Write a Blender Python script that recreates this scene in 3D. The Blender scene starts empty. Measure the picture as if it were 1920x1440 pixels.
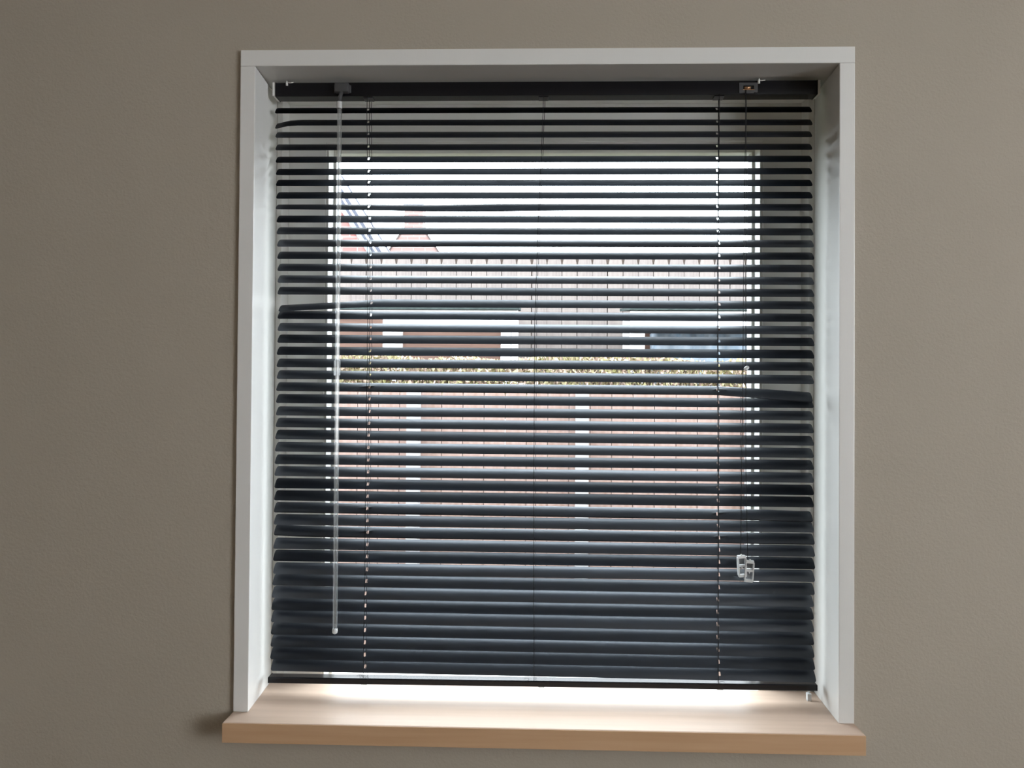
import bpy, bmesh, math, random
from mathutils import Vector, Matrix, Euler
random.seed(11)
sc = bpy.context.scene
COL = sc.collection
R = math.radians

# ---------------------------------------------------------------- camera
cam_d = bpy.data.cameras.new('camera')
cam_d.sensor_fit = 'HORIZONTAL'
cam_d.sensor_width = 36.0
cam_d.lens = 27.0
cam_d.clip_start = 0.01
cam_d.clip_end = 300
cam = bpy.data.objects.new('camera', cam_d)
COL.objects.link(cam)
rot = Matrix(((0.999555, -0.006694, 0.029082), (0.028994, -0.012929, -0.999496), (0.007067, 0.999894, -0.012729)))
M4 = rot.to_4x4()
M4.translation = Vector((-0.01358, -1.33163, 0.55797))
cam.matrix_world = M4
sc.camera = cam

# ---------------------------------------------------------------- world: plain bright overcast sky
world = bpy.data.worlds.new('overcast_sky')
sc.world = world
world.use_nodes = True
bg = world.node_tree.nodes['Background']
bg.inputs['Color'].default_value = (0.85, 0.915, 1.0, 1)
bg.inputs['Strength'].default_value = 14.5

# ---------------------------------------------------------------- daylight of the room's second window (right-hand wall)
ROOM_L, ROOM_R, ROOM_B, FLOOR_Z, CEIL_Z = -2.3, 2.7, -4.2, -0.95, 1.72
W2 = (-3.2, -1.5, 0.0, 1.35)            # y0, y1, z0, z1 of the second window
ld = bpy.data.lights.new('side_window_daylight', 'AREA')
ld.shape = 'RECTANGLE'
ld.size = W2[1] - W2[0] - 0.16
ld.size_y = W2[3] - W2[2] - 0.16
ld.energy = 24
ld.color = (1.0, 0.965, 0.915)
lo = bpy.data.objects.new('side_window_daylight', ld)
COL.objects.link(lo)
lo.location = (ROOM_R + 0.03, (W2[0] + W2[1]) / 2, (W2[2] + W2[3]) / 2)
lo.rotation_euler = (R(90), 0, R(90))    # shines towards -x
# sky portal in the blind window: guides sampling of the same sky only
pd = bpy.data.lights.new('window_portal', 'AREA')
pd.shape = 'RECTANGLE'
pd.size, pd.size_y = 0.86, 1.10
pd.cycles.is_portal = True
po = bpy.data.objects.new('window_portal', pd)
COL.objects.link(po)
po.location = (0, 0.232, 0.53)
po.rotation_euler = (R(-90), 0, 0)

sc.view_settings.view_transform = 'Standard'
sc.view_settings.look = 'None'
sc.view_settings.exposure = 0.0
sc.view_settings.gamma = 1.0
sc.view_settings.use_curve_mapping = False
try:
    sc.cycles.max_bounces = 12
    sc.cycles.diffuse_bounces = 5
    sc.cycles.glossy_bounces = 5
    sc.cycles.transmission_bounces = 10
    sc.cycles.transparent_max_bounces = 24
    sc.cycles.sample_clamp_indirect = 6.0
except Exception:
    pass

# ---------------------------------------------------------------- materials
MATS = {}
def mat(name, color, rough=0.5, spec=0.5, var=0.0, vscale=8.0, vstretch=(1, 1, 1), color2=None,
        bump=0.0, bscale=60.0, bdist=0.002, bstretch=None, metallic=0.0, coat=0.0, transmission=0.0, ior=1.45, rvar=0.0):
    m = bpy.data.materials.new(name)
    m.use_nodes = True
    nt = m.node_tree
    b = nt.nodes['Principled BSDF']
    b.inputs['Base Color'].default_value = (*color, 1)
    b.inputs['Roughness'].default_value = rough
    b.inputs['Specular IOR Level'].default_value = spec
    b.inputs['Metallic'].default_value = metallic
    b.inputs['Coat Weight'].default_value = coat
    b.inputs['Transmission Weight'].default_value = transmission
    b.inputs['IOR'].default_value = ior
    tc = nt.nodes.new('ShaderNodeTexCoord')
    def noise(scale, stretch, detail=4.0):
        mp = nt.nodes.new('ShaderNodeMapping')
        mp.inputs['Scale'].default_value = stretch
        nt.links.new(tc.outputs['Object'], mp.inputs['Vector'])
        n = nt.nodes.new('ShaderNodeTexNoise')
        n.inputs['Scale'].default_value = scale
        n.inputs['Detail'].default_value = detail
        nt.links.new(mp.outputs['Vector'], n.inputs['Vector'])
        return n
    if var > 0 or color2:
        n = noise(vscale, vstretch)
        r = nt.nodes.new('ShaderNodeValToRGB')
        c2 = color2 or tuple(min(1, c * (1 + var)) for c in color)
        c1 = color if color2 else tuple(c * (1 - var) for c in color)
        r.color_ramp.elements[0].position = 0.3
        r.color_ramp.elements[1].position = 0.7
        r.color_ramp.elements[0].color = (*c1, 1)
        r.color_ramp.elements[1].color = (*c2, 1)
        nt.links.new(n.outputs['Fac'], r.inputs['Fac'])
        nt.links.new(r.outputs['Color'], b.inputs['Base Color'])
    if rvar > 0:
        n = noise(35.0, (0.4, 3, 3))
        mr = nt.nodes.new('ShaderNodeMapRange')
        mr.inputs['From Min'].default_value = 0.3
        mr.inputs['From Max'].default_value = 0.7
        mr.inputs['To Min'].default_value = rough - rvar
        mr.inputs['To Max'].default_value = rough + rvar
        nt.links.new(n.outputs['Fac'], mr.inputs['Value'])
        nt.links.new(mr.outputs['Result'], b.inputs['Roughness'])
    if bump > 0:
        n = noise(bscale, bstretch or (1, 1, 1), 3.0)
        bp = nt.nodes.new('ShaderNodeBump')
        bp.inputs['Strength'].default_value = bump
        bp.inputs['Distance'].default_value = bdist
        nt.links.new(n.outputs['Fac'], bp.inputs['Height'])
        nt.links.new(bp.outputs['Normal'], b.inputs['Normal'])
    MATS[name] = m
    return m

mat('wall_paint', (0.385, 0.34, 0.28), 0.75, 0.3, var=0.025, vscale=2.5, bump=0.55, bscale=230.0, bdist=0.0012)
mat('ceiling_paint', (0.78, 0.77, 0.74), 0.8, 0.2, var=0.02)
mat('floor_wood', (0.20, 0.14, 0.09), 0.45, 0.4, var=0.15, vscale=6, vstretch=(0.4, 6, 1))
mat('white_gloss', (0.71, 0.70, 0.675), 0.24, 0.5, var=0.012, vscale=4, bump=0.10, bscale=120.0, bdist=0.0008, bstretch=(6, 6, 0.25))
mat('frame_paint', (0.82, 0.82, 0.78), 0.35, 0.5, var=0.02, vscale=5, bump=0.05, bscale=90.0)
mat('sill_wood', (0.53, 0.395, 0.305), 0.38, 0.18, color2=(0.59, 0.445, 0.35), vscale=9, vstretch=(0.5, 9, 9), bump=0.03, bscale=60, bstretch=(0.4, 6, 6), bdist=0.0006)
mat('sill_edge', (0.50, 0.31, 0.175), 0.38, 0.4, color2=(0.56, 0.36, 0.215), vscale=9, vstretch=(0.5, 9, 9))
mat('slat_black', (0.005, 0.006, 0.011), 0.44, 1.0, ior=1.55, var=0.2, vscale=30, rvar=0.05)
MATS['slat_black'].node_tree.nodes['Principled BSDF'].inputs['Specular Tint'].default_value = (0.84, 0.91, 1.0, 1)   # cool tint put into the slats' sheen in place of bluer light
mat('rail_black', (0.006, 0.006, 0.008), 0.26, 0.4, var=0.15, vscale=20)
mat('cord_black', (0.012, 0.012, 0.014), 0.7, 0.3, var=0.3, vscale=200)
mat('smoke_plastic', (0.10, 0.10, 0.105), 0.35, 0.5, var=0.1, vscale=60, transmission=0.3)
mat('clear_plastic', (0.93, 0.95, 0.96), 0.09, 0.5, var=0.02, vscale=40, transmission=0.92, ior=1.49)
mat('milky_plastic', (0.86, 0.88, 0.88), 0.22, 0.5, var=0.03, vscale=40, transmission=0.35, ior=1.49)
mat('white_plastic', (0.80, 0.80, 0.77), 0.35, 0.5, var=0.03, vscale=60)
mat('copper', (0.62, 0.36, 0.20), 0.4, 0.5, metallic=0.8, var=0.1, vscale=90)
mat('render_wall', (0.55, 0.52, 0.48), 0.85, 0.2, var=0.06, vscale=9, bump=0.3, bscale=70)
mat('fence_wood', (0.126, 0.105, 0.098), 0.85, 0.1, color2=(0.164, 0.140, 0.130), vscale=7, vstretch=(7, 7, 0.5), bump=0.3, bscale=30, bstretch=(5, 5, 0.4))
mat('fence_wood_b', (0.139, 0.115, 0.106), 0.85, 0.1, color2=(0.171, 0.146, 0.134), vscale=6, vstretch=(7, 7, 0.5), bump=0.3, bscale=30, bstretch=(5, 5, 0.4))
mat('rail_wood', (0.087, 0.067, 0.057), 0.85, 0.1, var=0.15, vscale=8, vstretch=(0.5, 6, 6))
mat('planter_wood', (0.220, 0.144, 0.119), 0.8, 0.15, color2=(0.294, 0.212, 0.195), vscale=7, vstretch=(5, 5, 0.6), bump=0.3, bscale=30, bstretch=(5, 5, 0.4))
mat('white_wood', (0.82, 0.81, 0.82), 0.55, 0.3, var=0.03, vscale=12)
mat('pale_post', (0.34, 0.32, 0.325), 0.7, 0.2, var=0.05, vscale=12)
mat('brown_panel', (0.095, 0.055, 0.042), 0.7, 0.2, var=0.2, vscale=7, vstretch=(0.4, 5, 5))
mat('roof_felt', (0.030, 0.038, 0.036), 0.85, 0.2, var=0.3, vscale=30)
mat('blue_tarp', (0.133, 0.175, 0.223), 0.5, 0.3, color2=(0.209, 0.231, 0.256), vscale=7, vstretch=(3, 3, 1), bump=0.4, bscale=12)
mat('hedge_leaf', (0.247, 0.229, 0.104), 0.7, 0.2, color2=(0.349, 0.299, 0.194), vscale=14)
mat('hedge_leaf_b', (0.262, 0.178, 0.137), 0.7, 0.2, color2=(0.391, 0.306, 0.247), vscale=14)
mat('twig', (0.087, 0.066, 0.048), 0.8, 0.1, var=0.2, vscale=20)
mat('soil', (0.050, 0.041, 0.028), 0.9, 0.1, var=0.2, vscale=5)
mat('grass', (0.053, 0.069, 0.025), 0.9, 0.1, var=0.3, vscale=7)
mat('verge_blue', (0.175, 0.202, 0.228), 0.6, 0.3, var=0.04, vscale=5)
mat('verge_white', (0.72, 0.74, 0.76), 0.6, 0.3, var=0.04, vscale=5)
mat('verge_dark', (0.048, 0.050, 0.066), 0.7, 0.3, var=0.1, vscale=5)
mat('roof_tile', (0.070, 0.052, 0.048), 0.8, 0.2, var=0.15, vscale=8)
mat('lead', (0.097, 0.097, 0.105), 0.5, 0.4, var=0.1, vscale=8)

def brick_mat(name, c1, c2, mortar, scale):
    m = bpy.data.materials.new(name)
    m.use_nodes = True
    nt = m.node_tree
    b = nt.nodes['Principled BSDF']
    b.inputs['Roughness'].default_value = 0.85
    tc = nt.nodes.new('ShaderNodeTexCoord')
    mp = nt.nodes.new('ShaderNodeMapping')
    mp.inputs['Rotation'].default_value = (R(90), 0, 0)
    nt.links.new(tc.outputs['Object'], mp.inputs['Vector'])
    br = nt.nodes.new('ShaderNodeTexBrick')
    br.inputs['Scale'].default_value = scale
    br.inputs['Color1'].default_value = (*c1, 1)
    br.inputs['Color2'].default_value = (*c2, 1)
    br.inputs['Mortar'].default_value = (*mortar, 1)
    br.inputs['Mortar Size'].default_value = 0.018
    br.inputs['Brick Width'].default_value = 0.5
    br.inputs['Row Height'].default_value = 0.16
    nt.links.new(mp.outputs['Vector'], br.inputs['Vector'])
    nt.links.new(br.outputs['Color'], b.inputs['Base Color'])
    MATS[name] = m
brick_mat('brick_red', (0.158, 0.059, 0.053), (0.182, 0.083, 0.074), (0.196, 0.148, 0.139), 1.6)
brick_mat('brick_pale', (0.172, 0.088, 0.079), (0.189, 0.116, 0.104), (0.196, 0.155, 0.145), 1.7)

# window pane: thin sheet, transparent with a Fresnel sheen
gm = bpy.data.materials.new('pane_glass')
gm.use_nodes = True
nt = gm.node_tree
nt.nodes.remove(nt.nodes['Principled BSDF'])
tr = nt.nodes.new('ShaderNodeBsdfTransparent'); tr.inputs['Color'].default_value = (0.955, 0.975, 0.965, 1)
gl = nt.nodes.new('ShaderNodeBsdfGlossy'); gl.inputs['Roughness'].default_value = 0.01
lw = nt.nodes.new('ShaderNodeLayerWeight'); lw.inputs['Blend'].default_value = 0.5
pw = nt.nodes.new('ShaderNodeMath'); pw.operation = 'POWER'; pw.inputs[1].default_value = 5.0
nt.links.new(lw.outputs['Facing'], pw.inputs[0])
fr = nt.nodes.new('ShaderNodeMapRange')       # Schlick: 4 % head on, rising towards grazing
fr.inputs['To Min'].default_value = 0.04
fr.inputs['To Max'].default_value = 0.9
nt.links.new(pw.outputs['Value'], fr.inputs['Value'])
mx = nt.nodes.new('ShaderNodeMixShader')
nt.links.new(fr.outputs['Result'], mx.inputs['Fac'])
nt.links.new(tr.outputs['BSDF'], mx.inputs[1])
nt.links.new(gl.outputs['BSDF'], mx.inputs[2])
nt.links.new(mx.outputs['Shader'], nt.nodes['Material Output'].inputs['Surface'])
MATS['pane_glass'] = gm

# ---------------------------------------------------------------- mesh helpers
def tag(o, label=None, cat=None, group=None, kind=None):
    if label: o['label'] = label
    if cat: o['category'] = cat
    if group: o['group'] = group
    if kind: o['kind'] = kind
    return o

def empty(name, loc=(0, 0, 0)):
    o = bpy.data.objects.new(name, None)
    o.empty_display_size = 0.05
    COL.objects.link(o)
    o.location = loc
    return o

class MB:
    def __init__(self):
        self.v = []; self.f = []
    def add(self, vs, fs):
        n = len(self.v)
        self.v += [tuple(p) for p in vs]
        self.f += [tuple(i + n for i in f) for f in fs]
        return self
    def box(self, x0, x1, y0, y1, z0, z1):
        vs = [(x, y, z) for z in (z0, z1) for y in (y0, y1) for x in (x0, x1)]
        fs = [(0, 2, 3, 1), (4, 5, 7, 6), (0, 1, 5, 4), (2, 6, 7, 3), (0, 4, 6, 2), (1, 3, 7, 5)]
        return self.add(vs, fs)
    def prism(self, poly, axis, a, b):
        """polygon extruded along axis; poly gives the two other coordinates in order"""
        n = len(poly)
        def P(u, w, t):
            return {'x': (t, u, w), 'y': (u, t, w), 'z': (u, w, t)}[axis]
        vs = [P(u, w, a) for u, w in poly] + [P(u, w, b) for u, w in poly]
        fs = [tuple(range(n))[::-1], tuple(range(n, 2 * n))]
        fs += [(i, (i + 1) % n, n + (i + 1) % n, n + i) for i in range(n)]
        return self.add(vs, fs)
    def tube(self, pts, r, seg=8, caps=True):
        pts = [Vector(p) for p in pts]
        rs = r if isinstance(r, (list, tuple)) else [r] * len(pts)
        vs = []; fs = []
        up = None
        for i, p in enumerate(pts):
            d = (pts[min(i + 1, len(pts) - 1)] - pts[max(i - 1, 0)]).normalized()
            if up is None:
                up = d.orthogonal().normalized()
            up = (up - d * up.dot(d)).normalized()
            w = d.cross(up)
            for k in range(seg):
                a = 2 * math.pi * k / seg
                vs.append(p + (up * math.cos(a) + w * math.sin(a)) * rs[i])
        for i in range(len(pts) - 1):
            for k in range(seg):
                k2 = (k + 1) % seg
                fs.append((i * seg + k, i * seg + k2, (i + 1) * seg + k2, (i + 1) * seg + k))
        if caps:
            fs.append(tuple(range(seg))[::-1])
            fs.append(tuple(range((len(pts) - 1) * seg, len(pts) * seg)))
        return self.add(vs, fs)
    def mesh(self, name, bevel=0.0, bseg=2, smooth=False):
        me = bpy.data.meshes.new(name)
        me.from_pydata(self.v, [], self.f)
        bm = bmesh.new(); bm.from_mesh(me)
        bmesh.ops.recalc_face_normals(bm, faces=bm.faces)
        if bevel > 0:
            es = [e for e in bm.edges if len(e.link_faces) == 2 and e.calc_face_angle(0) > 0.5]
            bmesh.ops.bevel(bm, geom=es, offset=bevel, segments=bseg, profile=0.6, affect='EDGES')
        for f in bm.faces: f.smooth = smooth
        bm.to_mesh(me); bm.free()
        return me
    def build(self, name, material, parent=None, bevel=0.0, bseg=2, smooth=False, loc=None):
        return link(name, self.mesh(name, bevel, bseg, smooth), material, parent, loc)

def link(name, me, material, parent=None, loc=None):
    if material and not me.materials:
        me.materials.append(MATS[material])
    o = bpy.data.objects.new(name, me)
    COL.objects.link(o)
    if loc is not None: o.location = loc
    if parent is not None: o.parent = parent
    return o

# ================================================================ THE ROOM
XI, ZT = 0.5085, 1.132          # clear half width and height of the lined opening
XB, ZB, FY = 0.5172, 1.1418, 0.143   # the lining splays a little towards the window frame
CW = 0.0265                     # width of the white casing
WALL_Y = 0.007                  # wall face, casing stands 7 mm proud
OUT_Y = 0.225                    # outer face of the wall

m = MB()
hx, hz0, hz1 = XI + 0.014, -0.030, ZT + 0.014
m.box(ROOM_L - 0.2, -hx, WALL_Y, OUT_Y, FLOOR_Z - 0.2, CEIL_Z + 0.2)
m.box(hx, ROOM_R + 0.3, WALL_Y, OUT_Y, FLOOR_Z - 0.2, CEIL_Z + 0.2)
m.box(-hx, hx, WALL_Y, OUT_Y, hz1, CEIL_Z + 0.2)
m.box(-hx, hx, WALL_Y, FY, FLOOR_Z - 0.2, hz0 - 0.0045)
m.box(-hx, hx, FY, OUT_Y, FLOOR_Z - 0.2, -0.114)
tag(m.build('wall_front', 'wall_paint'), 'taupe textured paint wall around the window', kind='structure')
m = MB().box(ROOM_L - 0.2, ROOM_L, ROOM_B, WALL_Y, FLOOR_Z, CEIL_Z)
tag(m.build('wall_left', 'wall_paint'), 'taupe painted side wall', kind='structure')
m = MB().box(ROOM_L - 0.2, ROOM_R + 0.3, ROOM_B - 0.2, ROOM_B, FLOOR_Z, CEIL_Z)
tag(m.build('wall_back', 'wall_paint'), 'taupe painted wall behind the camera', kind='structure')
m = MB()
m.box(ROOM_R, ROOM_R + 0.3, ROOM_B, W2[0], FLOOR_Z, CEIL_Z)
m.box(ROOM_R, ROOM_R + 0.3, W2[1], WALL_Y, FLOOR_Z, CEIL_Z)
m.box(ROOM_R, ROOM_R + 0.3, W2[0], W2[1], W2[3], CEIL_Z)
m.box(ROOM_R, ROOM_R + 0.3, W2[0], W2[1], FLOOR_Z, W2[2])
tag(m.build('wall_right', 'wall_paint'), 'taupe painted wall with a second window', kind='structure')
m = MB().box(ROOM_L - 0.2, ROOM_R + 0.3, ROOM_B - 0.2, WALL_Y, FLOOR_Z - 0.2, FLOOR_Z)
tag(m.build('floor', 'floor_wood'), 'brown wooden floor', kind='structure')
m = MB().box(ROOM_L - 0.2, ROOM_R + 0.3, ROOM_B - 0.2, WALL_Y, CEIL_Z, CEIL_Z + 0.2)
tag(m.build('ceiling', 'ceiling_paint'), 'white ceiling', kind='structure')

# second window in the right wall, outside the frame: white frame and pane in front of the opening
w2 = tag(empty('window_2', (ROOM_R, W2[0], W2[2])), 'white framed second window in the side wall', kind='structure')
wy, wz = W2[1] - W2[0], W2[3] - W2[2]
for a in ((0.0, 0.07, 0, wz), (wy - 0.07, wy, 0, wz), (0.07, wy - 0.07, 0, 0.07), (0.07, wy - 0.07, wz - 0.07, wz)):
    MB().box(0.0, 0.08, a[0], a[1], a[2], a[3]).build('frame', 'white_gloss', w2, bevel=0.004)

# lined reveal and casing of the blind window: three boards, each with its front face
tr1 = tag(empty('trim_1', (0, 0, 0)), 'white gloss painted casing and lining boards around the window', kind='structure')
for s in (-1, 1):
    xs = sorted((s * XI, s * (XI + CW)))
    # front edge: L-shaped section, casing outside, lining going back to the frame
    poly = [(s * XI, 0.0), (s * (XI + CW), 0.0), (s * (XI + CW), WALL_Y), (s * (XI + 0.0138), WALL_Y), (s * (XI + 0.0138), FY), (s * XB, FY)]
    MB().prism(poly, 'z', 0.0, ZT - 0.0002).build('side_board', 'white_gloss', tr1, bevel=0.0014)
poly = [(0.0, ZT), (0.0, ZT + CW + 0.002), (WALL_Y, ZT + CW + 0.002), (WALL_Y, ZT + 0.0138), (FY, ZT + 0.0138), (FY, ZB)]
MB().prism(poly, 'x', -XI - CW, XI + CW).build('head_board', 'white_gloss', tr1, bevel=0.0014)

# window sill board
sl = tag(empty('window_sill', (0, 0, -0.034)), 'pale wood laminate window sill board under the black blind', 'window sill')
poly = [(-0.5355, -0.0435), (0.5355, -0.0435), (0.5355, WALL_Y), (XI + 0.012, WALL_Y), (XI + 0.012, FY - 0.0003), (-XI - 0.012, FY - 0.0003), (-XI - 0.012, WALL_Y), (-0.5355, WALL_Y)]
MB().prism(poly, 'z', 0, 0.034).build('board', 'sill_wood', sl, bevel=0.002)
MB().box(-0.5358, 0.5358, -0.0447, -0.0432, 0.0006, 0.0330).build('edge_band', 'sill_edge', sl, bevel=0.0005)

# ================================================================ WINDOW FRAME
wn = tag(empty('window_1', (0, FY, 0)), 'white painted window frame with one large clear pane', kind='structure')
WB = -0.112                      # the frame goes down behind the sill board
def ring(name, x0, z0, x1, z1, rects, material, parent):
    """mitred ring: profile of (inset, y) points swept round the rectangle x0..x1, z0..z1 (y relative to the parent)"""
    b = MB()
    n = len(rects)
    vs = []
    for (ins, y) in rects:
        vs += [(x0 + ins, y, z0 + ins), (x1 - ins, y, z0 + ins), (x1 - ins, y, z1 - ins), (x0 + ins, y, z1 - ins)]
    fs = []
    for i in range(n - 1):
        for k in range(4):
            fs.append((i * 4 + k, i * 4 + (k + 1) % 4, (i + 1) * 4 + (k + 1) % 4, (i + 1) * 4 + k))
    for k in range(4):   # close the section
        fs.append(((n - 1) * 4 + k, (n - 1) * 4 + (k + 1) % 4, (k + 1) % 4, k))
    b.add(vs, fs)
    return b.build(name, material, parent, bevel=0.0009)
ring('outer_frame', -XB, WB, XB, ZB, [(0.0, 0.0), (0.0105, 0.0), (0.0185, 0.017), (0.0185, 0.075), (0.0, 0.075)], 'frame_paint', wn)
ring('sash_frame', -XB + 0.0185, WB + 0.0185, XB - 0.0185, ZB - 0.0185, [(0.0, 0.017), (0.0735, 0.017), (0.0735, 0.060), (0.0, 0.060)], 'frame_paint', wn)
gx0, gx1, gz0, gz1 = -XB + 0.092, XB - 0.092, WB + 0.092, ZB - 0.092
ring('glazing_bead', gx0, gz0, gx1, gz1, [(0.0, 0.019), (0.005, 0.019), (0.0095, 0.036), (0.0095, 0.046), (0.0, 0.046)], 'frame_paint', wn)
ring('glazing_rebate', gx0 + 0.0095, gz0 + 0.0095, gx1 - 0.0095, gz1 - 0.0095, [(0.0, 0.040), (0.0055, 0.040), (0.0085, 0.052), (0.0085, 0.060), (0.0, 0.060)], 'frame_paint', wn)
MB().box(gx0 + 0.009, gx1 - 0.009, 0.0475, 0.0515, gz0 + 0.009, gz1 - 0.009).build('pane', 'pane_glass', wn)
# weathered outer cill of the window
MB().prism([(0.075, -0.113), (0.16, -0.130), (0.16, -0.112), (0.075, -0.092)], 'x', -XB, XB).build('outer_cill', 'white_wood', wn)

# ================================================================ THE VENETIAN BLIND
BLIND_Y = 0.083
bl = tag(empty('venetian_blind', (0, BLIND_Y, 0)), 'black aluminium venetian blind hanging in the window, slats half open, some bent', 'blind')

# headrail: U channel with end caps
hr0, hr1 = -0.4945, 0.4945
t = 0.0008
poly = [(-0.015, 1.1045), (0.0105, 1.1045), (0.0125, 1.107), (0.0125, 1.1295), (0.0105, 1.1305), (0.0105, 1.1285), (0.0112, 1.128), (0.0112, 1.107), (0.010, 1.1058),
        (-0.0135, 1.1058), (-0.0138, 1.1275), (-0.0120, 1.1280), (-0.0120, 1.1300), (-0.0145, 1.1300), (-0.0150, 1.1290)]
hr = MB().prism([(a, b) for a, b in poly], 'x', hr0, hr1).build('headrail', 'rail_black', bl, bevel=0.0003, bseg=1)
for s in (-1, 1):
    xs = sorted((s * 0.4945, s * 0.4960))
    MB().box(xs[0], xs[1], -0.0155, 0.013, 1.1042, 1.1306).build('end_cap', 'rail_black', hr, bevel=0.0006)
    xs = sorted((s * 0.4965, s * 0.5015))
    MB().box(xs[0], xs[1], -0.014, 0.013, 1.106, 1.1312).build('end_bracket', 'white_plastic', hr, bevel=0.0006)

# measured front corners of the slats: (left x, left z, right x, right z) in mm
SL = [(-498.6, 1076.2, 488.2, 1074.7), (-497.9, 1053.5, 489.3, 1051.1), (-497.1, 1030.8, 488.6, 1029.3), (-496.7, 1007.4, 488.9, 1006.2), (-496.1, 984.4, 488.9, 984.1), (-495.4, 961.1, 489.0, 961.6), (-495.2, 940.8, 489.4, 939.8), (-494.3, 917.3, 489.6, 917.4), (-494.9, 896.0, 490.0, 895.1), (-493.3, 873.2, 490.6, 872.4), (-492.8, 851.2, 491.1, 850.0), (-491.8, 828.1, 492.2, 828.3), (-491.2, 805.4, 492.8, 805.7), (-490.5, 782.9, 493.2, 783.0), (-490.3, 761.2, 492.9, 760.2), (-490.0, 739.5, 493.2, 738.0), (-487.5, 716.9, 493.4, 715.8), (-489.3, 694.4, 493.4, 692.9), (-489.1, 671.7, 493.3, 670.1), (-489.2, 650.0, 493.7, 648.7), (-490.0, 627.6, 493.2, 626.3), (-490.1, 605.0, 493.1, 604.0), (-489.7, 583.3, 492.9, 580.1), (-490.4, 560.9, 491.0, 558.4), (-490.5, 538.7, 492.3, 536.6), (-490.3, 515.7, 492.7, 514.5), (-490.6, 494.1, 492.7, 491.2), (-491.3, 472.1, 492.8, 468.6), (-491.5, 449.2, 492.6, 446.6), (-491.6, 426.0, 492.7, 424.7), (-491.7, 404.1, 493.1, 401.7), (-491.9, 381.7, 493.1, 379.3), (-492.2, 359.0, 493.0, 357.4), (-492.3, 336.9, 491.6, 332.5), (-492.1, 314.2, 493.3, 311.8), (-491.9, 292.7, 494.8, 289.8), (-492.6, 269.8, 495.4, 267.8), (-492.9, 247.5, 495.6, 245.7), (-492.6, 223.7, 495.3, 222.8), (-493.5, 202.4, 495.0, 199.3), (-494.6, 179.5, 493.7, 177.3), (-495.2, 157.1, 493.6, 154.8), (-495.5, 134.8, 494.0, 132.0), (-495.6, 112.2, 494.1, 108.8), (-495.8, 89.8, 494.8, 86.1), (-496.1, 67.2, 496.0, 64.2), (-494.9, 45.7, 497.9, 42.3)]
SLAT_W, SLAT_L, CROWN, THK = 0.0250, 0.9870, 0.0023, 0.00035
TILT = 42.0
HOLES = (-0.3205, 0.3225)
def slat_mesh(name, dz=None, tw=None):
    """one slat: crowned strip, rounded corners, two punched slots; dz(x) lowers, tw(x) twists it (bent slats)"""
    hw, hl, r = SLAT_W / 2, SLAT_L / 2, 0.0038
    xs = []
    for k in range(6):
        xs.append(-hl + r - r * math.cos(k / 5 * math.pi / 2))
    inner = [-0.47, -0.45, -0.42, -0.38, -0.35]
    for h in HOLES:
        inner += [h - 0.0018, h + 0.0018]
    n = 14 if (dz is None and tw is None) else 46
    inner += [(-0.34 + 0.68 * i / n) for i in range(n + 1)]
    inner += [0.35, 0.38, 0.42, 0.45, 0.47]
    inner = sorted(inner)
    keep = []
    for x in inner:
        if any(abs(x - h) < 0.006 and abs(abs(x - h) - 0.0018) > 1e-6 for h in HOLES): continue
        keep.append(x)
    xs += keep
    for k in range(6):
        xs.append(hl - r + r * math.sin(k / 5 * math.pi / 2))
    xs = sorted(set(round(x, 6) for x in xs))
    ts = [-1, -0.78, -0.40, -0.10, 0.20, 0.46, 0.75, 1]
    bm = bmesh.new()
    rows = []
    for x in xs:
        e = hl - abs(x)
        h2 = hw if e >= r else hw - r + math.sqrt(max(0, r * r - (r - e) ** 2))
        row = []
        a = R(tw(x)) if tw else 0.0
        d = dz(x) if dz else 0.0
        for tt in ts:
            y = tt * h2
            z = CROWN * (1 - (y / hw) ** 2) - CROWN * 0.5
            y, z = y * math.cos(a) - z * math.sin(a), y * math.sin(a) + z * math.cos(a)
            row.append(bm.verts.new((x, y + d * math.sin(R(TILT)), z + d * math.cos(R(TILT)))))
        rows.append(row)
    for i in range(len(xs) - 1):
        mid = (xs[i] + xs[i + 1]) / 2
        for j in range(len(ts) - 1):
            if any(abs(mid - h) < 0.0017 for h in HOLES) and 2 <= j <= 3: continue
            bm.faces.new((rows[i][j], rows[i + 1][j], rows[i + 1][j + 1], rows[i][j + 1]))
    bmesh.ops.solidify(bm, geom=list(bm.faces), thickness=THK)
    bmesh.ops.recalc_face_normals(bm, faces=bm.faces)
    for f in bm.faces: f.smooth = True
    me = bpy.data.meshes.new(name)
    bm.to_mesh(me); bm.free()
    me.materials.append(MATS['slat_black'])
    return me

def ramp(x, a, b):
    return max(0.0, min(1.0, (x - a) / (b - a)))
common = slat_mesh('slat')
special = {
    1: slat_mesh('slat_bent_tip', dz=lambda x: -0.0065 * ramp(-x, 0.465, 0.4935)),
    8: slat_mesh('slat_twisted', tw=lambda x: -9 * ramp(-x, 0.10, 0.49) + 4 * math.exp(-((x + 0.1) / 0.12) ** 2),
                 dz=lambda x: -0.0022 * math.exp(-((x + 0.18) / 0.14) ** 2)),
    16: slat_mesh('slat_bent_left', dz=lambda x: -0.0105 * ramp(-x, 0.312, 0.4935), tw=lambda x: -7 * ramp(-x, 0.31, 0.36)),
    23: slat_mesh('slat_bent_right', dz=lambda x: -0.0105 * ramp(x, 0.322, 0.4935), tw=lambda x: 5 * ramp(x, 0.33, 0.40)),
    33: slat_mesh('slat_kinked', dz=lambda x: -0.0016 * ramp(x, 0.40, 0.46), tw=lambda x: 2.5 * math.exp(-((x - 0.44) / 0.03) ** 2)),
    35: slat_mesh('slat_kinked', dz=lambda x: 0.002 * ramp(-x, 0.44, 0.49)),
}
SLATS = []
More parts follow.
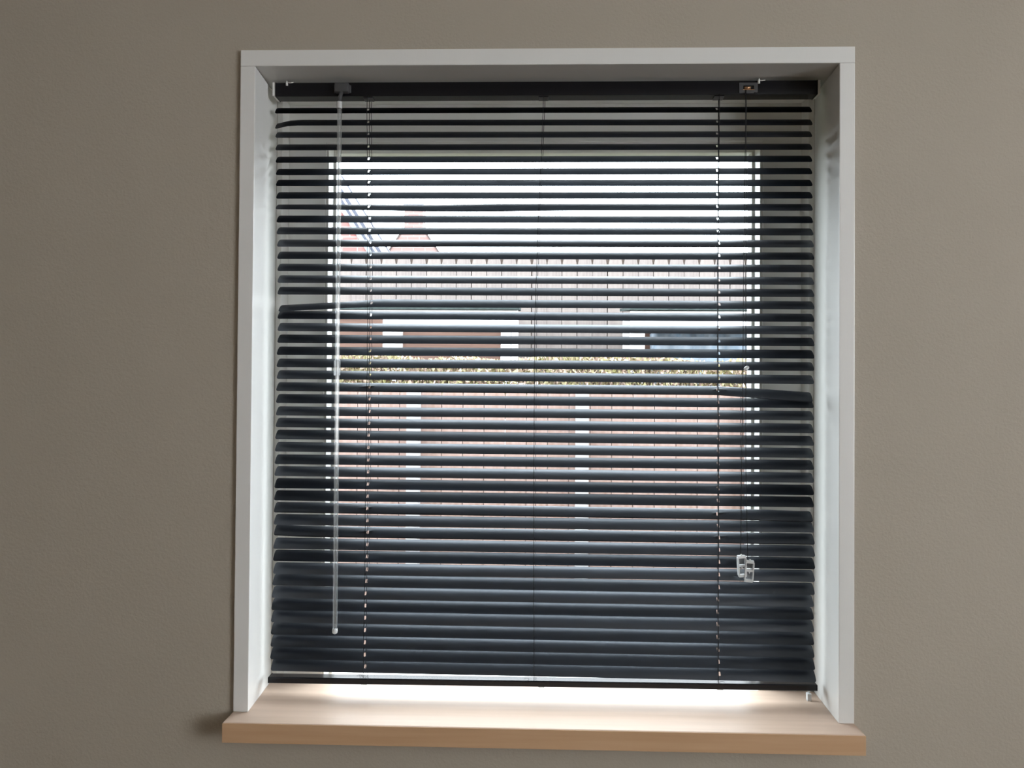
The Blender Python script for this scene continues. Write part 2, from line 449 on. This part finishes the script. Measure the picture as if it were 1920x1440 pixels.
for i, (xl, zl, xr, zr) in enumerate(SL):
    o = link('slat', special.get(i, common), None, bl)
    tl = 43.5 - 2.0 * min(i, 30) / 30 + 5.0 * ramp(i, 31, 40) + random.uniform(-0.12, 0.12)
    SLATS.append(o)
    th = R(tl)
    zc = (zl + zr) / 2000 + SLAT_W / 2 * math.sin(th)
    o.location = ((xl + xr) / 2000, random.uniform(-0.0002, 0.0002), zc)
    o.rotation_euler = (th, -(zr - zl) / (xr - xl), 0)
    o.scale = ((xr - xl + 1.0) / 1000 / SLAT_L, 1, 1)
for i, lab in ((1, 'slat with its left tip bent down'), (16, 'slat bent down beyond the left ladder cord'), (23, 'slat bent down beyond the right ladder cord')):
    SLATS[i]['label'] = lab

# bottom rail (its right end hangs a little higher above the sill)
rail_len = 0.9945
poly = [(-0.0125, 0.0), (0.0095, 0.0), (0.0105, 0.003), (0.0105, 0.0085), (0.009, 0.0100), (-0.0105, 0.0108), (-0.0125, 0.0095)]
br = MB().prism(poly, 'x', -rail_len / 2, rail_len / 2).build('bottom_rail', 'rail_black', bl, bevel=0.0007, bseg=2, loc=(0, 0, 0.0262))
br.rotation_euler = (R(1.0), -R(0.22), 0)
for s in (-1, 1):
    xs = sorted((s * rail_len / 2, s * (rail_len / 2 + 0.0016)))
    MB().box(xs[0], xs[1], -0.0127, 0.0107, -0.0002, 0.0105).build('end_cap', 'rail_black', br, bevel=0.0007)
for x in (-0.323, 0.003, 0.327):
    MB().prism([(-0.0055, -0.0042), (0.0055, -0.0042), (0.0065, 0.0), (-0.0065, 0.0)], 'x', x - 0.0055, x + 0.0055).build('cord_button', 'milky_plastic', br, bevel=0.0009)

# ladder cords: front and back string with a rung under every slat
def interp(pts, z):
    pts = sorted(pts)
    if z <= pts[0][0]: return pts[0][1]
    for (z0, x0), (z1, x1) in zip(pts, pts[1:]):
        if z <= z1: return x0 + (x1 - x0) * (z - z0) / (z1 - z0)
    return pts[-1][1]
def ladder(path, wob, lift):
    b = MB()
    zs = [1.105] + [(zl + zr) / 2000 + 0.0085 for (_, zl, _, zr) in SL] + [0.036]
    front, back = [], []
    for k, z in enumerate(zs):
        x = interp(path, z) + random.uniform(-wob, wob)
        front.append((x - 0.0012, -0.0112, z - 0.0085 if 0 < k < 48 else z))
        back.append((x + 0.0022, 0.0108, z + 0.0085 if 0 < k < 48 else z))
    b.tube(front, 0.00052, 5); b.tube(back, 0.00052, 5)
    for f_, k_ in list(zip(front, back))[1:-1]:
        b.tube([(f_[0], f_[1], f_[2] - 0.001), (k_[0], k_[1], k_[2] - 0.0012)], 0.0004, 4)
    o = b.build('ladder_cord', 'cord_black', bl, smooth=True)
    if lift:
        c = MB()
        c.tube([(interp(path, z) + 0.0005, 0.0005, z) for z in [1.105 - i * 0.0225 for i in range(48)]], 0.00055, 5)
        c.build('lift_cord', 'cord_black', o, smooth=True)
    return o
ladder([(0.04, -0.3215), (0.40, -0.3205), (0.74, -0.3200), (1.09, -0.3245)], 0.0006, True)
ladder([(0.04, -0.0095), (0.40, -0.0125), (0.70, -0.0125), (0.90, -0.0065), (1.09, 0.0005)], 0.0003, False)
ladder([(0.04, 0.3235), (0.40, 0.3225), (0.70, 0.3205), (1.09, 0.3215)], 0.0006, True)
# grommets of the cords under the headrail
for x in (-0.325, 0.0, 0.321):
    MB().box(x - 0.009, x + 0.009, -0.008, 0.008, 1.1025, 1.1048).build('cord_grommet', 'smoke_plastic', hr, bevel=0.0008)
# loose thread ends knotted on the bottom rail
for x, flip in ((-0.3235, 1), (0.322, -1), (-0.018, 1)):
    b = MB()
    for k in range(3 if x < -0.1 else 1):
        pts = []
        for q in range(13):
            a = q / 12 * math.pi * 1.6
            rr = 0.0035 + 0.002 * k
            pts.append((x + flip * (k - 1) * 0.006 + rr * 1.3 * math.sin(a + k), -0.0135 - 0.0006 * k, 0.0375 + rr * (1 - math.cos(a)) * 0.7 - 0.002 * k))
        b.tube(pts, 0.00028, 4)
    b.build('thread_end', 'cord_black', bl, smooth=True)

# tilt wand: gear outlet, hook, clear hexagonal rod in two lengths with a coupling
gb = MB().box(-0.3835, -0.3570, -0.0265, -0.0145, 1.1085, 1.1255).build('tilt_gear', 'smoke_plastic', bl, bevel=0.0025)
MB().box(-0.3860, -0.3545, -0.0185, -0.0150, 1.1095, 1.1240).build('gear_plate', 'smoke_plastic', gb, bevel=0.0012)
wd = empty('tilt_wand', (0, 0, 0)); wd.parent = bl
YW = -0.0300
b = MB().tube([(-0.3705, -0.021, 1.1115), (-0.3710, -0.0255, 1.1040), (-0.3716, -0.029, 1.0980), (-0.3722, YW, 1.0900)], [0.0030, 0.0034, 0.0036, 0.0030], 10)
b.build('hook', 'smoke_plastic', wd, smooth=True)
MB().tube([(-0.3724, YW, 1.0880), (-0.3726, YW, 1.0760)], 0.0050, 12).build('collar', 'milky_plastic', wd, bevel=0.0006)
def rod(z0, z1):
    """hollow hexagonal clear rod"""
    xa, xb = (-0.3722 + 0.0012 * (1.08 - z0)), (-0.3722 + 0.0012 * (1.08 - z1))
    vs = []; n = 6
    for (x, z_) in ((xa, z0), (xb, z1)):
        for r_ in (0.0044, 0.0026):
            for k in range(n):
                a = 2 * math.pi * (k + 0.5) / n
                vs.append((x + r_ * math.cos(a), YW + r_ * math.sin(a), z_))
    fs = []
    for k in range(n):
        q = (k + 1) % n
        fs += [(k, q, 2 * n + q, 2 * n + k), (n + k, 3 * n + k, 3 * n + q, n + q), (k, n + k, n + q, q), (2 * n + k, 2 * n + q, 3 * n + q, 3 * n + k)]
    return MB().add(vs, fs).build('rod', 'clear_plastic', wd)
rod(1.0800, 0.6050); rod(0.6040, 0.1300)
MB().tube([(-0.3718, YW, 0.6165), (-0.3718, YW, 0.5890)], 0.0060, 12).build('coupling', 'clear_plastic', wd, bevel=0.0008)
MB().tube([(-0.3711, YW, 0.1310), (-0.3711, YW, 0.1275), (-0.3711, YW, 0.1235), (-0.3711, YW, 0.1215)], [0.0045, 0.0050, 0.0046, 0.0022], 12).build('end_knob', 'milky_plastic', wd, smooth=True)

# cord lock on the headrail: dark plate with a copper roller
cl = MB()
for q in ((0.3545, 0.3880, 1.1205, 1.1255), (0.3545, 0.3620, 1.1065, 1.1205), (0.3810, 0.3880, 1.1080, 1.1205), (0.3620, 0.3810, 1.1065, 1.1120)):
    cl.box(q[0], q[1], -0.0168, -0.0148, q[2], q[3])
lk = cl.build('cord_lock', 'smoke_plastic', bl)
MB().tube([(0.3640, -0.0158, 1.1162), (0.3750, -0.0158, 1.1162)], 0.0024, 12).build('roller', 'copper', lk, smooth=True)
MB().box(0.3612, 0.3820, -0.0182, -0.0166, 1.1118, 1.1128).build('pin', 'copper', lk)
# pull cords with the small stop bead and two clear tassels
def pull(pts): return MB().tube(pts, 0.00055, 5).build('pull_cord', 'cord_black', bl, smooth=True)
pull([(0.3655, -0.0175, 1.1130), (0.3653, -0.020, 1.08), (0.3625, -0.0215, 0.82), (0.3610, -0.022, 0.605), (0.3598, -0.022, 0.45), (0.3585, -0.022, 0.270)])
pull([(0.3668, -0.0175, 1.1130), (0.3664, -0.0200, 1.08), (0.3660, -0.0215, 0.82), (0.3664, -0.0220, 0.606), (0.3668, -0.022, 0.45), (0.3705, -0.0235, 0.262)])
b = MB().tube([(-0.0040, 0, -0.0026), (-0.0022, 0, -0.0014), (0.0022, 0, 0.0014), (0.0040, 0, 0.0026)], [0.0018, 0.0034, 0.0034, 0.0018], 10)
b.build('stop_bead', 'milky_plastic', bl, smooth=True, loc=(0.3672, -0.0235, 0.6070))
def tassel(x, y, z, rz, ry):
    t = empty('cord_tassel', (x, y, z)); t.parent = bl
    t.rotation_euler = (0, ry, rz)
    # hollow flattened shell: frame of walls with a cross web, open at the front
    b = MB()
    h, w, d = 0.0385, 0.0078, 0.0042
    b.box(-w, -w + 0.0022, -d, d, -h + 0.003, -0.003)
    b.box(w - 0.0022, w, -d, d, -h + 0.003, -0.003)
    b.box(-w + 0.001, w - 0.001, -d, d, -0.0050, 0.0)
    b.box(-w + 0.001, w - 0.001, -d, d, -h, -h + 0.0050)
    b.build('shell', 'milky_plastic', t, bevel=0.0009)
    MB().box(-w + 0.0018, w - 0.0018, 0.0018, 0.0032, -h + 0.0045, -0.0045).build('back_web', 'clear_plastic', t)
    MB().prism([(-w + 0.0018, -0.0165), (w - 0.0018, -0.0165), (w - 0.0018, -0.0195), (0.0012, -0.0200), (0.0, -0.0240), (-0.0012, -0.0200), (-w + 0.0018, -0.0195)], 'y', -d + 0.0008, d - 0.001).build('cross_web', 'milky_plastic', t)
    MB().tube([(0, 0, 0.0022), (0, 0, -0.0045)], [0.0014, 0.0026], 8).build('cord_knot', 'milky_plastic', t, smooth=True)
tassel(0.3590, -0.0235, 0.2715, 0.08, R(-3.5))
tassel(0.3735, -0.0275, 0.2635, -0.12, R(4.0))

# brackets' white pins above the headrail
for x in (-0.4735, 0.3895):
    b = MB().tube([(x, -0.0175, 1.1235), (x, -0.0180, 1.1285)], 0.0021, 8)
    b.tube([(x, -0.0172, 1.1275), (x + 0.0003, -0.0190, 1.1318)], 0.0011, 6)
    b.tube([(x, -0.0165, 1.1300), (x + 0.005, -0.0160, 1.1290), (x + 0.012, -0.0158, 1.1302)], 0.0007, 5)
    b.build('bracket_pin', 'white_plastic', hr, smooth=True)

# small white clip that stands on the sill at the right jamb behind the blind
b = MB().box(0.4895, 0.4965, 0.094, 0.104, 0.0, 0.013)
b.tube([(0.493, 0.099, 0.012), (0.494, 0.100, 0.020), (0.499, 0.100, 0.024)], 0.0016, 6)
tag(b.build('guide_clip', 'milky_plastic', None, bevel=0.0006), 'tiny pale plastic clip standing at the right end of the sill behind the blind', 'clip')

# ================================================================ THE GARDEN OUTSIDE
UP_Z = 0.20
m = MB().box(-16, 16, OUT_Y, 2.26, -1.25, -1.0)
tag(m.build('lawn', 'grass'), 'green lawn below the window', kind='structure')
m = MB().box(-40, 40, 2.29, 60, -1.25, UP_Z)
tag(m.build('terrace_ground', 'soil'), 'raised brown earth terrace behind the low fence', kind='structure')

def board_mesh(name, w, z0, z1, th, ear):
    poly = [(-w / 2, z0), (w / 2, z0), (w / 2, z1 - ear * 4.6), (w / 2 - ear, z1), (-w / 2 + ear, z1), (-w / 2, z1 - ear * 4.6)]
    return MB().prism(poly, 'y', 0, th).mesh(name)

# tall fence at the back
fn = tag(empty('garden_fence', (0, 4.4, UP_Z)), 'tall weathered vertical board fence at the back of the garden', 'fence')
P = 0.1131
meshes = [board_mesh('board', P - 0.0045, 0.0, 1.385, 0.018, 0.014) for _ in range(3)]
for k, me in enumerate(meshes): me.materials.append(MATS['fence_wood' if k < 2 else 'fence_wood_b'])
for i in range(-20, 21):
    o = link('board', meshes[(i * 7) % 3], None, fn, (i * P + 0.018, random.uniform(-0.002, 0.002), random.uniform(-0.004, 0.004)))
    o.rotation_euler = (0, random.uniform(-0.002, 0.002), 0)
gap_backing = MB().box(-0.02, 0.02, 0.0, 0.012, 0.0, 1.372).mesh('gap_backing')  # added strip behind each board gap: blocks the sky, leaves a dark line
gap_backing.materials.append(MATS['rail_wood'])
for i in range(-20, 20):
    link('gap_backing', gap_backing, None, fn, ((i + 0.5) * P + 0.018, 0.0205, 0))
for z in (0.15, 0.75, 1.30):
    MB().box(-2.4, 2.4, 0.033, 0.072, z, z + (0.075 if z > 1 else 0.06)).build('rail', 'rail_wood', fn)
for x in (-2.3, -0.75, 0.8, 2.35):
    MB().box(x - 0.035, x + 0.035, 0.073, 0.145, -0.1, 1.33).build('post', 'rail_wood', fn)

# two low white garden shelters in front of it
def post(par, x0, x1, z0, z1, y0=0.0, y1=0.05, mt='white_wood'):
    return MB().box(x0, x1, y0, y1, z0, z1).build('post', mt, par, bevel=0.003)
HY = 3.6
sa = tag(empty('garden_shelter', (0, HY, UP_Z)), 'low white timber garden shelter with brown panels, left of the two', 'shelter', 'white shelters along the fence')
z = lambda v: v - UP_Z
MB().prism([(-0.04, z(1.095)), (0.55, z(1.150)), (0.55, z(1.168)), (-0.04, z(1.112))], 'x', -1.78, -0.112).build('roof', 'roof_felt', sa)
MB().box(-1.75, -0.121, 0.0, 0.02, z(0.998), z(1.094)).build('fascia', 'white_wood', sa, bevel=0.002)
for x0, x1 in ((-1.75, -1.66), (-0.995, -0.868), (-0.231, -0.168), (-0.160, -0.121)):
    post(sa, x0, x1, 0.0, z(0.996))
post(sa, -1.75, -1.70, 0.0, z(1.09), 0.48, 0.53); post(sa, -0.18, -0.13, 0.0, z(1.09), 0.48, 0.53)
MB().box(-1.66, -0.995, -0.006, 0.012, z(0.80), z(1.046)).build('panel', 'brown_panel', sa)
MB().box(-0.868, -0.231, 0.022, 0.040, z(0.25), z(0.998)).build('panel', 'brown_panel', sa)
MB().box(-1.66, -0.995, 0.022, 0.040, z(0.25), z(0.79)).build('panel', 'brown_panel', sa)
sb = tag(empty('garden_shelter', (0, HY, UP_Z)), 'low white timber garden shelter holding a blue tarpaulin, right of the two', 'shelter', 'white shelters along the fence')
MB().prism([(-0.04, z(1.095)), (0.55, z(1.150)), (0.55, z(1.168)), (-0.04, z(1.112))], 'x', 0.590, 1.95).build('roof', 'roof_felt', sb)
MB().box(0.598, 1.92, 0.0, 0.02, z(0.985), z(1.094)).build('fascia', 'white_wood', sb, bevel=0.002)
for x0, x1 in ((0.598, 0.691), (1.83, 1.92)):
    post(sb, x0, x1, 0.0, z(0.983))
post(sb, 0.61, 0.66, 0.0, z(1.09), 0.48, 0.53); post(sb, 1.86, 1.91, 0.0, z(1.09), 0.48, 0.53)
MB().box(0.691, 1.83, 0.40, 0.42, z(0.25), z(1.08)).build('panel', 'brown_panel', sb)
# crumpled tarpaulin over something inside the right shelter
nx, nz = 40, 10
b = MB(); vs = []; fs = []
for j in range(nz + 1):
    for i in range(nx + 1):
        x = 0.772 + (1.80 - 0.772) * i / nx
        zz = UP_Z + 0.02 + (0.972 - UP_Z - 0.02) * j / nz + (0.003 * math.sin(i * 1.3) if j == nz else 0)
        y = HY + 0.16 + 0.018 * math.sin(i * 0.9 + j * 0.5) + 0.01 * math.sin(i * 2.3 - j) + (0.03 * (j / nz) ** 2)
        vs.append((x, y, zz))
n0 = len(vs)
vs += [(x, y + 0.16, zz) for x, y, zz in vs]
W_ = nx + 1
for j in range(nz):
    for i in range(nx):
        a = j * W_ + i
        fs.append((a, a + 1, a + W_ + 1, a + W_)); fs.append((n0 + a, n0 + a + W_, n0 + a + W_ + 1, n0 + a + 1))
for i in range(nx):
    a = nz * W_ + i
    fs.append((a, a + 1, n0 + a + 1, n0 + a)); fs.append((i, n0 + i, n0 + i + 1, i + 1))
for j in range(nz):
    a = j * W_; fs.append((a, a + W_, n0 + a + W_, n0 + a)); a += nx; fs.append((a, n0 + a, n0 + a + W_, a + W_))
b.add(vs, fs)
tag(b.build('tarpaulin', 'blue_tarp', None, smooth=True), 'pale blue tarpaulin draped inside the right garden shelter', 'tarpaulin')

# low fence with white posts that holds the terrace
nf = tag(empty('low_fence', (0, 2.2, -1.0)), 'low brown board fence with white posts close to the window', 'fence')
PB = 0.098
bm_ = [board_mesh('board', PB - 0.003, 0.0, 1.566, 0.02, 0.003) for _ in range(2)]
for me in bm_: me.materials.append(MATS['planter_wood'])
for i in range(-18, 19):
    link('board', bm_[i % 2], None, nf, (i * PB, 0.012 + random.uniform(0, 0.003), random.uniform(-0.004, 0.003)))
for x in (-1.337, -0.5655, 0.205, 0.976):
    MB().box(x - 0.029, x + 0.029, -0.05, 0.010, 0.0, 1.566).build('post', 'pale_post', nf, bevel=0.003)
MB().box(-1.8, 1.8, 0.036, 0.075, 1.44, 1.52).build('rail', 'rail_wood', nf)

# dry yellow hedge on the terrace
hedge = tag(empty('hedge', (0, 2.42, UP_Z)), 'dry yellow-green hedge above the low fence', 'hedge')
def leaves(n, mt, seed):
    rnd = random.Random(seed)
    vs = []; fs = []
    for _ in range(n):
        x = rnd.uniform(-1.5, 1.5)
        top = 0.540 + 0.018 * math.sin(x * 5.1) + 0.012 * math.sin(x * 13.7)
        u = rnd.random() ** 0.6
        p = Vector((x, rnd.uniform(-0.08, 0.12), 0.2 + (top - 0.2) * u))
        e = Euler((rnd.uniform(0, 6.28), rnd.uniform(0, 6.28), rnd.uniform(0, 6.28))).to_matrix()
        s = rnd.uniform(0.010, 0.020)
        k = len(vs)
        for q in ((-s, 0, 0), (0, s * 0.45, 0.003), (s, 0, 0), (0, -s * 0.45, 0.003)):
            vs.append(tuple(p + e @ Vector(q)))
        fs.append((k, k + 1, k + 2, k + 3))
    o = MB().add(vs, fs).build('foliage', mt, hedge)
    o['kind'] = 'stuff'
leaves(12000, 'hedge_leaf', 3)
leaves(9000, 'hedge_leaf_b', 5)
b = MB()
for i in range(40):
    x = -1.45 + i * 0.074
    b.tube([(x, random.uniform(-0.03, 0.05), 0.0), (x + random.uniform(-.03, .03), random.uniform(-0.05, 0.08), 0.5)], 0.004, 5)
b.build('stems', 'twig', hedge)['kind'] = 'stuff'

# ---------------------------------------------------------------- houses behind
# brick house at the left: gable wall cut by a steep roof verge
h1 = tag(empty('brick_house', (-3.907, 14.0, 4.194)), 'red brick house with steep striped roof verge at the left', 'house')
sx, sz = 0.47, -0.735
ln = math.hypot(sx, sz)
def along(t_, off, dy=0.0):
    """point on the verge line, t_ metres down the slope, off metres to the right (horizontally)"""
    return (sx / ln * t_ + off, sz / ln * t_)
a0 = along(-3.2, 0); a1 = along(2.6, 0)
MB().prism([a0, a1, (a1[0], UP_Z - 4.194), (a0[0] - 0.4, UP_Z - 4.194), (a0[0] - 0.4, a0[1])], 'y', 0, 0.3).build('gable_wall', 'brick_red', h1)
for k, (o0, o1, mt, nm) in enumerate(((0.0, 0.100, 'verge_blue', 'barge_board'), (0.100, 0.165, 'verge_dark', 'verge_tile'), (0.165, 0.210, 'verge_white', 'barge_board'),
                                      (0.210, 0.290, 'verge_dark', 'verge_tile'), (0.290, 0.425, 'verge_white', 'barge_board'), (0.425, 0.450, 'verge_dark', 'roof_edge'))):
    p0, p1, p2, p3 = along(-3.2, o0), along(2.65, o0), along(2.65, o1), along(-3.2, o1)
    MB().prism([p0, p1, p2, p3], 'y', -0.05 + 0.02 * k, 0.30 + 0.0 * k).build(nm, mt, h1)
# brick gable with chimney in the middle distance
h2 = tag(empty('chimney_house', (-3.10, 18.0, UP_Z)), 'distant pale brick gable end with a chimney stack on its peak', 'house')
zz = lambda v: v - UP_Z
cx0, cx1 = -3.336 + 3.10, -2.866 + 3.10
sl_ = 1.48
zsh = 4.70
hwid = 2.4
MB().prism([(cx0, zz(zsh)), (cx0 - hwid / sl_, zz(zsh) - hwid), (cx0 - hwid / sl_, 0), (cx1 + hwid / sl_, 0), (cx1 + hwid / sl_, zz(zsh) - hwid), (cx1, zz(zsh))], 'y', 0, 0.35).build('gable_wall', 'brick_pale', h2)
ck = MB().box(cx0, cx1, -0.02, 0.5, zz(zsh) - 0.05, zz(5.30)).build('chimney', 'brick_pale', h2)
MB().box(cx0 - 0.02, cx1 + 0.02, -0.04, 0.52, zz(5.30), zz(5.345)).build('chimney_cap', 'lead', ck)
for s in (-1, 1):
    xa = cx0 if s < 0 else cx1
    MB().prism([(xa, zz(zsh)), (xa + s * hwid / sl_, zz(zsh) - hwid), (xa + s * (hwid / sl_ + 0.05), zz(zsh) - hwid), (xa + s * 0.05, zz(zsh))], 'y', -0.02, 0.36).build('verge', 'roof_tile', h2)
    MB().prism([(xa, zz(zsh) - 0.06), (xa + s * hwid / sl_, zz(zsh) - hwid - 0.06), (xa + s * (hwid / sl_ + 0.04), zz(zsh) - hwid), (xa + s * 0.04, zz(zsh))], 'y', 0.36, 6.0).build('roof', 'roof_tile', h2)
